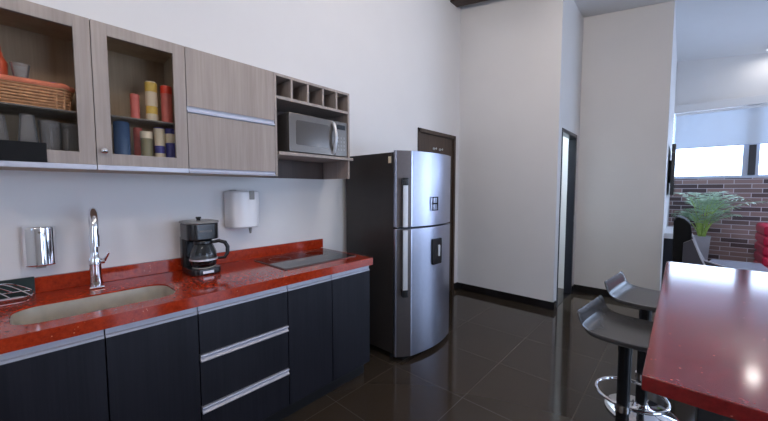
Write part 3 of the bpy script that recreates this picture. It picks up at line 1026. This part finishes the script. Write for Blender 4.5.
can(-2.12, 0.488, GR, 0.0265, 0.085, 'yellow', 'tin_can', 'yellow can at the bottom of the yellow stack', 'can', 'yellow stack', ((0.01, 0.045, 'cream', 'label_band'),))
can(-2.12, 0.488, GR + 0.0855, 0.0265, 0.128, 'cream', 'tin_can', 'cream can with a yellow lid on top of the yellow stack', 'can', 'yellow stack', ((0.075, 0.122, 'yellow', 'label_band'),))
can(-2.12, 0.558, GR, 0.0265, 0.208, 'pink', 'biscuit_tube', 'tall pink tube with a red cap, nearest the right door stile', 'packet', None, ((0.165, 0.203, 'redcap', 'red_cap'),))

# ------------------------------------------------------------------ refrigerator
t = thing('refrigerator', 'tall two-door steel refrigerator with dark sides beside the base cabinets', 'refrigerator', (-1.95, 2.34, 0.001))
ry0, ry1 = 1.985, 2.700
MB().box(-2.27, -1.70, ry0, ry1, 0.055, 1.70, 0.006).build('cabinet', 'fridgeside', t)
for (xx, yy) in ((-2.2, 2.04), (-2.2, 2.64), (-1.76, 2.04), (-1.76, 2.64)):
    MB().lathe([(0.022, 0.001), (0.022, 0.056)], (xx, yy, 0), 12).build('foot', 'black', t)
sec = [(-1.697, ry0), (-1.680, ry0), (-1.672, ry0 + 0.004), (-1.600, 2.088), (-1.592, 2.105)]
for k in range(1, 13):
    u = k / 12
    yy = 2.105 + (ry1 - 0.012 - 2.105) * u
    sec.append((-1.592 + 0.052 * math.sin(PI * min(1, u * 1.0) * 0.92) - 0.022 * u, yy))
sec += [(-1.635, ry1), (-1.697, ry1)]
fz = MB().prism(sec, 'z', 1.102, 1.712, 0.003).build('freezer_door', 'fridge', t)
fd = MB().prism(sec, 'z', 0.035, 1.088, 0.003).build('fridge_door', 'fridge', t)
MB().box(-1.698, -1.665, ry0 + 0.01, ry1 - 0.01, 1.0885, 1.1015).build('door_gap_seal', 'black', t)
MB().box(-1.73, -1.64, 2.03, ry1 - 0.03, 0.006, 0.0345, 0.002).build('kick_grille', 'black', t)
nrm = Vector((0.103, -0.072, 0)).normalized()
for dr_, za, zb_ in ((fz, 1.104, 1.710), (fd, 0.037, 1.086)):  # grey-brown strip, darker than the door, laid over each bevelled edge
    MB().prism([(-1.671, ry0 + 0.0065), (-1.6005, 2.0875), (-1.5985, 2.0862), (-1.6690, ry0 + 0.0051)], 'z', za, zb_).build('bevel_strip', 'stripsteel', dr_)


def fridge_handle(par, z0_, z1_, zb_):
    c0 = Vector((-1.636, 2.040, 0))
    tng = Vector((0.072, 0.103, 0)).normalized()
    def quad(o0, o1, w, za, zb2, bev):
        m_ = MB()
        P = [c0 + nrm * o0 - tng * w, c0 + nrm * o1 - tng * w, c0 + nrm * o1 + tng * w, c0 + nrm * o0 + tng * w]
        m_.prism([(p.x, p.y) for p in P], 'z', za, zb2, bev)
        return m_
    h = quad(0.034, 0.050, 0.020, z0_, z1_, 0.004).build('handle', 'silverp', par)
    quad(0.0005, 0.0535, 0.024, zb_[0], zb_[1], 0.006).build('handle_bracket', 'black', h)


fridge_handle(fz, 1.106, 1.445, (1.435, 1.495))
fridge_handle(fd, 0.60, 1.083, (0.545, 0.605))
disp = MB().prism(rrect(2.318, 2.452, 0.762, 0.985, 0.01, 3), 'x', -1.60, -1.538, 0.003).build('water_dispenser', 'black', fd)
MB().prism(rrect(2.385, 2.41, 0.83, 0.93, 0.009, 3), 'x', -1.5385, -1.526, 0.004).build('dispenser_lever', 'silverp', disp)
bd = MB()
by, bz_, bw, bh = 2.345, 1.285, 0.040, 0.058
for a in ((by - bw, by + bw, bz_ + bh - 0.008, bz_ + bh), (by - bw, by + bw, bz_ - bh, bz_ - bh + 0.008),
          (by - bw, by - bw + 0.008, bz_ - bh + 0.008, bz_ + bh - 0.008), (by + bw - 0.008, by + bw, bz_ - bh + 0.008, bz_ + bh - 0.008),
          (by - bw + 0.02, by + bw - 0.02, bz_ - 0.006, bz_ + 0.006)):
    bd.box(-1.5445, -1.5365, a[0], a[1], a[2], a[3])
bd.build('control_badge', 'black', fz)
MB().box(-1.752, -1.722, ry0 - 0.0022, ry0 - 0.0003, 1.615, 1.668).build('energy_sticker', 'cream', t)
MB().box(-1.70, -1.62, 2.60, 2.68, 1.7125, 1.722, 0.003).box(-1.76, -1.70, 2.60, 2.68, 1.7005, 1.722, 0.003).build('hinge_cover', 'black', t)

# ------------------------------------------------------------------ island bar
IZ = 1.0
ix0, ix1, iy0, iy1 = -0.048, 1.05, 0.885, 2.425
t = thing('bar_table', 'high red quartz bar table at the right with black panel legs', 'table', (0.5, 1.65, 0.001))
MB().box(ix0, ix1, iy0, iy1, IZ - 0.034, IZ, 0.003).build('tabletop', 'redisland', t)
MB().box(0.044, 0.95, 0.95, 1.02, 0.001, IZ - 0.0345, 0.003).build('panel_leg', 'blackm', t)
MB().box(0.13, 0.95, 2.28, 2.35, 0.001, IZ - 0.0345, 0.003).build('panel_leg', 'blackm', t)

# ------------------------------------------------------------------ bar stools
def make_stool(x, y, rz, seat_z, ring_dir, label, base_xy=None):
    t = thing('bar_stool', label, 'stool', (0, 0, 0), 0, 'bar stools at the red table')
    MB().lathe([(0.186, 0.001), (0.188, 0.008), (0.178, 0.013), (0.13, 0.022), (0.07, 0.034), (0.045, 0.05), (0.036, 0.07)], (0, 0, 0), 48).build('base', 'chrome', t)
    MB().lathe([(0.030, 0.06), (0.030, seat_z - 0.13), (0.032, seat_z - 0.13), (0.032, seat_z - 0.05)], (0, 0, 0), 24).build('pole', 'black', t)
    rd = Vector((math.cos(ring_dir), math.sin(ring_dir), 0))
    rc = rd * 0.165
    fr_ = MB()
    fr_.tube([(rc.x + 0.165 * math.cos(2 * PI * k / 48), rc.y + 0.165 * math.sin(2 * PI * k / 48), 0.24) for k in range(48)], 0.009, 10, closed=True)
    fr_.lathe([(0.0305, 0.222), (0.036, 0.222), (0.036, 0.258), (0.0305, 0.258)], (0, 0, 0), 24)
    fr_.build('footrest', 'chrome', t)
    # scooped seat shell
    prof = [(-0.178, 0.100), (-0.173, 0.080), (-0.163, 0.050), (-0.145, 0.022), (-0.112, 0.005), (-0.06, -0.002), (0.02, -0.004),
            (0.10, 0.0), (0.150, 0.008), (0.185, 0.022), (0.205, 0.04)]
    ca_, sa_ = math.cos(rz), math.sin(rz)
    nv = 15
    def sheet(th):
        rows = []
        for i, (px_, pz_) in enumerate(prof):
            e = min(i, len(prof) - 1 - i)
            hw = 0.212 - (0.016 if e == 0 else 0.004 if e == 1 else 0.0)
            row = []
            for k in range(nv):
                u = -1 + 2 * k / (nv - 1)
                yy = hw * math.sin(u * PI / 2)
                zz = pz_ + 0.004 * abs(u) ** 3 - th * (1 - 0.55 * abs(u) ** 4)
                xx = px_ + (th * 0.5 if px_ < -0.14 else 0)
                row.append((xx * ca_ - yy * sa_, xx * sa_ + yy * ca_, seat_z + zz))
            rows.append(row)
        return rows
    top, bot = sheet(0.0), sheet(0.034)
    bm = bmesh.new()
    T = [[bm.verts.new(p) for p in r] for r in top]
    B = [[bm.verts.new(p) for p in r] for r in bot]
    n = len(prof)
    for i in range(n - 1):
        for k in range(nv - 1):
            bm.faces.new((T[i][k], T[i][k + 1], T[i + 1][k + 1], T[i + 1][k]))
            bm.faces.new((B[i][k], B[i + 1][k], B[i + 1][k + 1], B[i][k + 1]))
    for i in range(n - 1):
        bm.faces.new((T[i][0], T[i + 1][0], B[i + 1][0], B[i][0]))
        bm.faces.new((T[i][-1], B[i][-1], B[i + 1][-1], T[i + 1][-1]))
    for k in range(nv - 1):
        bm.faces.new((T[0][k], B[0][k], B[0][k + 1], T[0][k + 1]))
        bm.faces.new((T[-1][k], T[-1][k + 1], B[-1][k + 1], B[-1][k]))
    bmesh.ops.recalc_face_normals(bm, faces=bm.faces)
    mb_ = MB()
    mb_.bm.free()
    mb_.bm = bm
    s = mb_.build('seat', 'stool', t)
    sm_ = s.modifiers.new('smooth', 'SUBSURF')
    sm_.levels = sm_.render_levels = 2
    for p in s.data.polygons:
        p.use_smooth = True
    MB().box(-0.08, 0.08, -0.08, 0.08, seat_z - 0.056, seat_z - 0.040, 0.004).build('seat_plate', 'black', t)
    MB().tube([(0.0, 0.03, seat_z - 0.075), (0.02, 0.12, seat_z - 0.08), (0.02, 0.16, seat_z - 0.085)], 0.005, 8).build('lift_lever', 'chrome', t)
    t.location = (x, y, 0.001)
    return t


make_stool(-0.187, 2.11, -0.11, 0.672, 1.45, 'nearer grey leather bar stool on a black pole by the red table corner')
make_stool(-0.135, 2.55, -0.10, 0.745, 0.3, 'farther, higher grey leather bar stool behind the nearer one')

# ------------------------------------------------------------------ lounge beyond
# television on the lounge side wall
t = thing('television', 'flat black television on the lounge side wall, seen edge on', 'television', (-0.149, 6.2, 1.33))
MB().box(-0.149, -0.118, 5.9, 6.6, 1.50, 1.80, 0.004).build('wall_bracket', 'blackm', t)
MB().box(-0.118, -0.080, 5.62, 6.88, 1.335, 1.99, 0.006).build('casing', 'black', t)
MB().box(-0.0805, -0.078, 5.635, 6.865, 1.35, 1.975).build('screen', 'screen', t)

# roller blind
t = thing('roller_blind', 'pale blue roller blind half lowered over the lounge window', 'blind', (1.65, YW - 0.02, 2.68))
MB().tube([(-0.13, YW - 0.018, 2.66), (3.42, YW - 0.018, 2.66)], 0.022, 12).build('roller', 'white', t)
MB().box(-0.125, 3.42, YW - 0.019, YW - 0.016, 2.10, 2.66).build('cloth', 'blind', t)
MB().box(-0.125, 3.42, YW - 0.026, YW - 0.010, 2.088, 2.102, 0.002).build('bottom_bar', 'paleframe', t)

# console
t = thing('console_table', 'dark console with a white top against the lounge side wall', 'console', (-0.04, 6.1, 0.001))
MB().box(-0.148, 0.055, 5.60, 6.60, 0.001, 0.775, 0.004).build('body', 'darkframe', t)
MB().box(-0.148, 0.075, 5.57, 6.63, 0.7755, 0.845, 0.004).build('top', 'white', t)

# black chair
qx, qy = 0.03, 4.45
t = thing('office_chair', 'black high-backed chair with grey sides behind the red bar table', 'chair', (qx + 0.15, qy, 0.001))
bk = MB()
bk.prism([(qx - 0.072, 0.50), (qx - 0.078, 1.10), (qx - 0.066, 1.135), (qx - 0.04, 1.138), (qx, 1.125), (qx + 0.048, 1.075), (qx + 0.058, 1.0), (qx + 0.058, 0.50)],
         'y', qy - 0.21, qy + 0.21, 0.014, 3)
bk.build('backrest', 'blackcloth', t)
MB().prism(rrect(qx + 0.062, qx + 0.50, qy - 0.24, qy + 0.24, 0.06), 'z', 0.44, 0.53, 0.02, 3).build('seat', 'blackm', t)
for s in (-1, 1):
    ya = qy + s * 0.255 - 0.02
    pl_ = [(qx + 0.060, 0.94), (qx + 0.085, 0.87), (qx + 0.120, 0.77), (qx + 0.165, 0.67), (qx + 0.46, 0.585)]
    sd = MB().prism([(qx + 0.0, 0.90)] + pl_ + [(qx + 0.46, 0.42), (qx + 0.0, 0.42)], 'y', ya, ya + 0.04, 0.006).build('side_panel', 'greyfab', t)
    MB().tube([(p_[0] + 0.004, ya + 0.02, p_[1] + 0.004) for p_ in pl_], 0.008, 8).build('piping', 'piping', sd)
MB().lathe([(0.03, 0.08), (0.03, 0.44)], (qx + 0.27, qy, 0), 16).build('column', 'chrome', t)
for k in range(5):
    a = 2 * PI * k / 5 + 0.3
    lg = MB().tube([(qx + 0.27, qy, 0.10), (qx + 0.27 + 0.28 * math.cos(a), qy + 0.28 * math.sin(a), 0.07)], [0.025, 0.016], 10).build('leg', 'black', t)
    MB().lathe([(0.0, -0.012), (0.026, -0.012), (0.028, 0.0), (0.026, 0.012), (0.0, 0.012)], (qx + 0.27 + 0.28 * math.cos(a), qy + 0.28 * math.sin(a), 0.029), 16, 'y').build('castor', 'black', lg)

# coffee table
t = thing('coffee_table', 'low glossy grey-blue coffee table between black chair and red armchair', 'table', (0.52, 6.05, 0.001))
MB().prism([(0.235, 5.72), (0.82, 5.86), (0.80, 6.40), (0.34, 6.33)], 'z', 0.425, 0.452, 0.006).build('tabletop', 'tableglass', t)
MB().prism([(0.27, 5.78), (0.77, 5.90), (0.76, 6.35), (0.37, 6.29)], 'z', 0.18, 0.195, 0.004).build('lower_shelf', 'tableglass', t)
for (xx, yy) in ((0.29, 5.79), (0.77, 5.91), (0.76, 6.34), (0.38, 6.28)):
    MB().lathe([(0.018, 0.001), (0.018, 0.4248)], (xx, yy, 0), 14).build('leg', 'chrome', t)

# red armchair
rx, rry = 0.835, 6.62
t = thing('armchair', 'tufted red leather armchair in front of the brick wall', 'armchair', (rx + 0.40, rry + 0.36, 0.001))
def cushion_stack(x0, x1, y0, y1, z0_, z1_, n, r):
    m_ = MB()
    h = (z1_ - z0_) / n
    for k in range(n):
        m_.box(x0, x1, y0, y1, z0_ + k * h, z0_ + (k + 1) * h, min(r, h * 0.45), 3)
    return m_
cushion_stack(rx, rx + 0.16, rry, rry + 0.72, 0.10, 0.92, 6, 0.04).build('backrest', 'redleather', t)
MB().box(rx + 0.165, rx + 0.80, rry + 0.14, rry + 0.58, 0.12, 0.44, 0.05, 3).build('seat', 'redleather', t)
for ya in (rry, rry + 0.585):
    cushion_stack(rx + 0.165, rx + 0.80, ya, ya + 0.135, 0.10, 0.62, 4, 0.04).build('arm', 'redleather', t)
for (xx, yy) in ((rx + 0.05, rry + 0.06), (rx + 0.74, rry + 0.06), (rx + 0.05, rry + 0.66), (rx + 0.74, rry + 0.66)):
    MB().lathe([(0.018, 0.001), (0.022, 0.115)], (xx, yy, 0), 12).build('leg', 'chrome', t)

# potted palm
px0, py0 = 0.255, 7.05
t = thing('potted_palm', 'leafy green palm in a square grey planter by the brick wall', 'plant', (px0, py0, 0.001))
pb = MB()
wt, wb, zt_ = 0.095, 0.062, 0.69
bm = pb.bm
ringp = lambda wd, z: [bm.verts.new((px0 + sx * wd, py0 + sy * wd, z)) for sx, sy in ((-1, -1), (1, -1), (1, 1), (-1, 1))]
R0, R1, R2, R3, R4 = ringp(wb, 0.001), ringp(wt, zt_ - 0.03), ringp(wt + 0.006, zt_), ringp(wt - 0.012, zt_), ringp(wt - 0.018, zt_ - 0.06)
bm.faces.new(R0)
for A, B in ((R0, R1), (R1, R2), (R2, R3), (R3, R4)):
    for i in range(4):
        bm.faces.new((A[i], A[(i + 1) % 4], B[(i + 1) % 4], B[i]))
bmesh.ops.recalc_face_normals(bm, faces=bm.faces)
pb.build('planter', 'pot', t)
MB().box(px0 - wt + 0.02, px0 + wt - 0.02, py0 - wt + 0.02, py0 + wt - 0.02, zt_ - 0.075, zt_ - 0.045).build('soil', 'soil', t)
stems, leaves = MB(), MB()
rnd = random.Random(5)
for k in range(22):
    a = 2 * PI * k / 22 * 2.4 + rnd.uniform(-0.2, 0.2)
    reach = rnd.uniform(0.22, 0.70)
    if math.sin(a) > 0:
        reach *= 0.55
    if math.cos(a) < 0:
        reach *= 0.72
    top_ = rnd.uniform(0.42, 0.86)
    bx, by_ = px0 + math.cos(a) * 0.035, py0 + math.sin(a) * 0.035
    spine = []
    for i in range(15):
        u = i / 14
        r_ = 0.035 + reach * (u ** 1.9)
        z = zt_ - 0.05 + top_ * (1.28 * u - 0.42 * u ** 3)
        spine.append(Vector((max(px0 + math.cos(a) * r_, -0.07), min(py0 + math.sin(a) * r_, YW - 0.08), z)))
    stems.tube(spine[:11], [0.010 * (1 - 0.06 * i) for i in range(11)], 6)
    leaves.tube(spine[9:], [0.003] * 6, 5)
    for i in range(7, 15):
        p = spine[i]
        d_ = (spine[min(i + 1, 14)] - spine[i - 1]).normalized()
        sd = d_.cross(Vector((0, 0, 1))).normalized()
        for s in (-1, 1):
            for j in range(2):
                L = (0.20 - 0.014 * (i - 7)) * rnd.uniform(0.75, 1.1)
                st = p + d_ * (0.018 * j)
                dirv = (sd * s * 0.85 + d_ * 0.6 + Vector((0, 0, rnd.uniform(-0.35, 0.05)))).normalized()
                md = st + dirv * L * 0.5
                tp = st + dirv * L + Vector((0, 0, -0.35 * L * 0.4))
                for q in (md, tp):
                    q.y = min(q.y, YW - 0.05)
                    q.x = max(q.x, -0.11)
                wv = d_ * 0.008
                leaves.tri(st - wv * 0.4, md - wv, tp, md + wv, st + wv * 0.4)
stems.build('stems', 'stem', t)
leaves.build('foliage', 'leaf', t)
